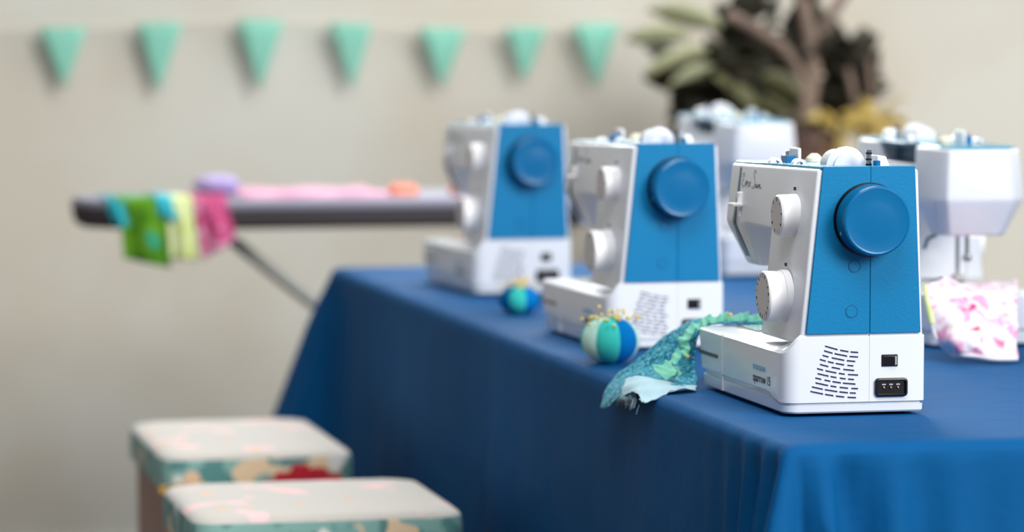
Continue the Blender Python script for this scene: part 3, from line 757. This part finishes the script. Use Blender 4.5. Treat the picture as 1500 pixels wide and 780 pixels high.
def add_leaf(parent, p, d, L, Wd, m, roll=0, curl=.25):
    o = link('leaf', leaf_bm(L, Wd, curl), m, parent, angle=80); s = o.modifiers.new('thickness', 'SOLIDIFY'); s.thickness = .0016
    q = Vector(d).to_track_quat('Y', 'Z'); o.rotation_mode = 'QUATERNION'
    from mathutils import Quaternion
    o.rotation_quaternion = q @ Quaternion((0, 1, 0), roll); o.location = p; return o
def potbm(r, h):
    return lathe((0, 0, 0), (0, 0, 1), [(0, 0), (r*.72, 0), (r*.78, .01), (r, h-.02), (r*1.05, h-.015), (r*1.05, h), (r*.95, h), (r*.93, h-.02), (0, h-.02)], 40)
# big dark plant
p1 = thing('leafy_plant', 'large dark-leaved potted plant behind the back-row machines', 'plant', (1.145, 3.68, .73))
po = link('pot', potbm(.095, .235), 'pot', p1); po.location = (.025, 0, 0); link('soil', cyl((.025, 0, .195), (0, 0, 1), .086, .02), 'soil', p1)
stems = [[(0, 0, .18), (.03, .0, .26), (.035, -.01, .34), (-.02, -.02, .43), (-.14, -.02, .50)], [(.02, 0, .18), (.055, 0, .30), (.06, 0, .42), (.03, 0, .56)], [(-.02, 0, .18), (-.08, .02, .28), (-.16, .02, .36), (-.24, 0, .40)], [(.0, .02, .18), (.01, .02, .32), (.09, .02, .46), (.15, .02, .56)]]
for s in stems: link('stem', tube(cr(s, 5), .019 if s is stems[1] else .014, 10), 'bark', p1)
rnd = random.Random(21)
def leaves(parent, n, xr, zr, yr, L, m, ang=(0, 2*PI), flat=.35):
    for k in range(n):
        p = Vector((rnd.uniform(*xr), rnd.uniform(*yr), rnd.uniform(*zr))); a = rnd.uniform(*ang)
        d = Vector((math.cos(a), rnd.uniform(-flat, flat), math.sin(a)*.7-.1)); l = rnd.uniform(*L)
        add_leaf(parent, p-d*l*.4, d, l, l*.26, m, rnd.uniform(-1.2, 1.2)+PI/2*(k % 2), rnd.uniform(.1, .4))
leaves(p1, 84, (-.22, .005), (.23, .37), (-.02, .10), (.11, .17), 'darkleaf')
leaves(p1, 16, (-.12, .10), (.38, .52), (0, .10), (.12, .18), 'darkleaf')
leaves(p1, 8, (-.17, -.03), (.28, .36), (-.10, -.05), (.07, .11), 'hilightleaf', (-.9, 0))  # olive colour stands in for highlights on the dark leaves
leaves(p1, 12, (-.0, .08), (.12, .26), (.03, .10), (.10, .14), 'darkleaf')
for (a, b, d, L, w) in (((-.20, -.06, .42), 0, (-1, -.1, -.25), .17, .030), ((-.24, -.05, .45), 0, (-1, 0, .05), .15, .028), ((-.17, -.03, .38), 0, (-1, 0, -.3), .13, .026), ((-.16, -.03, .47), 0, (-.9, 0, .3), .18, .03)):
    tag(add_leaf(p1, a, d, L, w, 'paleleaf', .9, .15), 'pale sage green leaf')
# second plant with golden bracts
p2 = thing('flowering_plant', 'potted plant with golden yellow bracts under dark leaves, right of the leafy plant', 'plant', (1.335, 3.66, .73))
link('pot', potbm(.07, .16), 'pot', p2); link('soil', cyl((0, 0, .13), (0, 0, 1), .062, .015), 'soil', p2)
for s in ([(0, 0, .13), (-.02, 0, .25), (-.05, 0, .38)], [(.01, 0, .13), (.01, 0, .25), (.0, 0, .40)], [(-.01, 0, .13), (-.07, 0, .20), (-.14, 0, .24)]): link('stem', tube(cr(s, 5), .008, 8), 'bark', p2)
leaves(p2, 44, (-.075, .015), (.28, .42), (.02, .08), (.09, .13), 'darkleaf')
for k in range(34):
    u = rnd.random(); p = Vector((-.135+.17*u, rnd.uniform(-.07, -.02), .238+.022*u+rnd.uniform(-.02, .02))); a = rnd.uniform(0, 2*PI)
    o = add_leaf(p2, p, (math.cos(a), -.3, math.sin(a)*.5+.2), rnd.uniform(.05, .08), .016, 'yellowleaf', rnd.uniform(-1, 1), .3); o.name = 'bract'
for k in range(8):
    p = Vector((-.125+rnd.uniform(-.015, .015)-.004*k, -.04, .225-.010*k)); o = add_leaf(p2, p, (rnd.uniform(-.6, .6), -.2, -.5), .06, .014, 'yellowleaf', rnd.uniform(-1, 1), .3); o.name = 'bract'
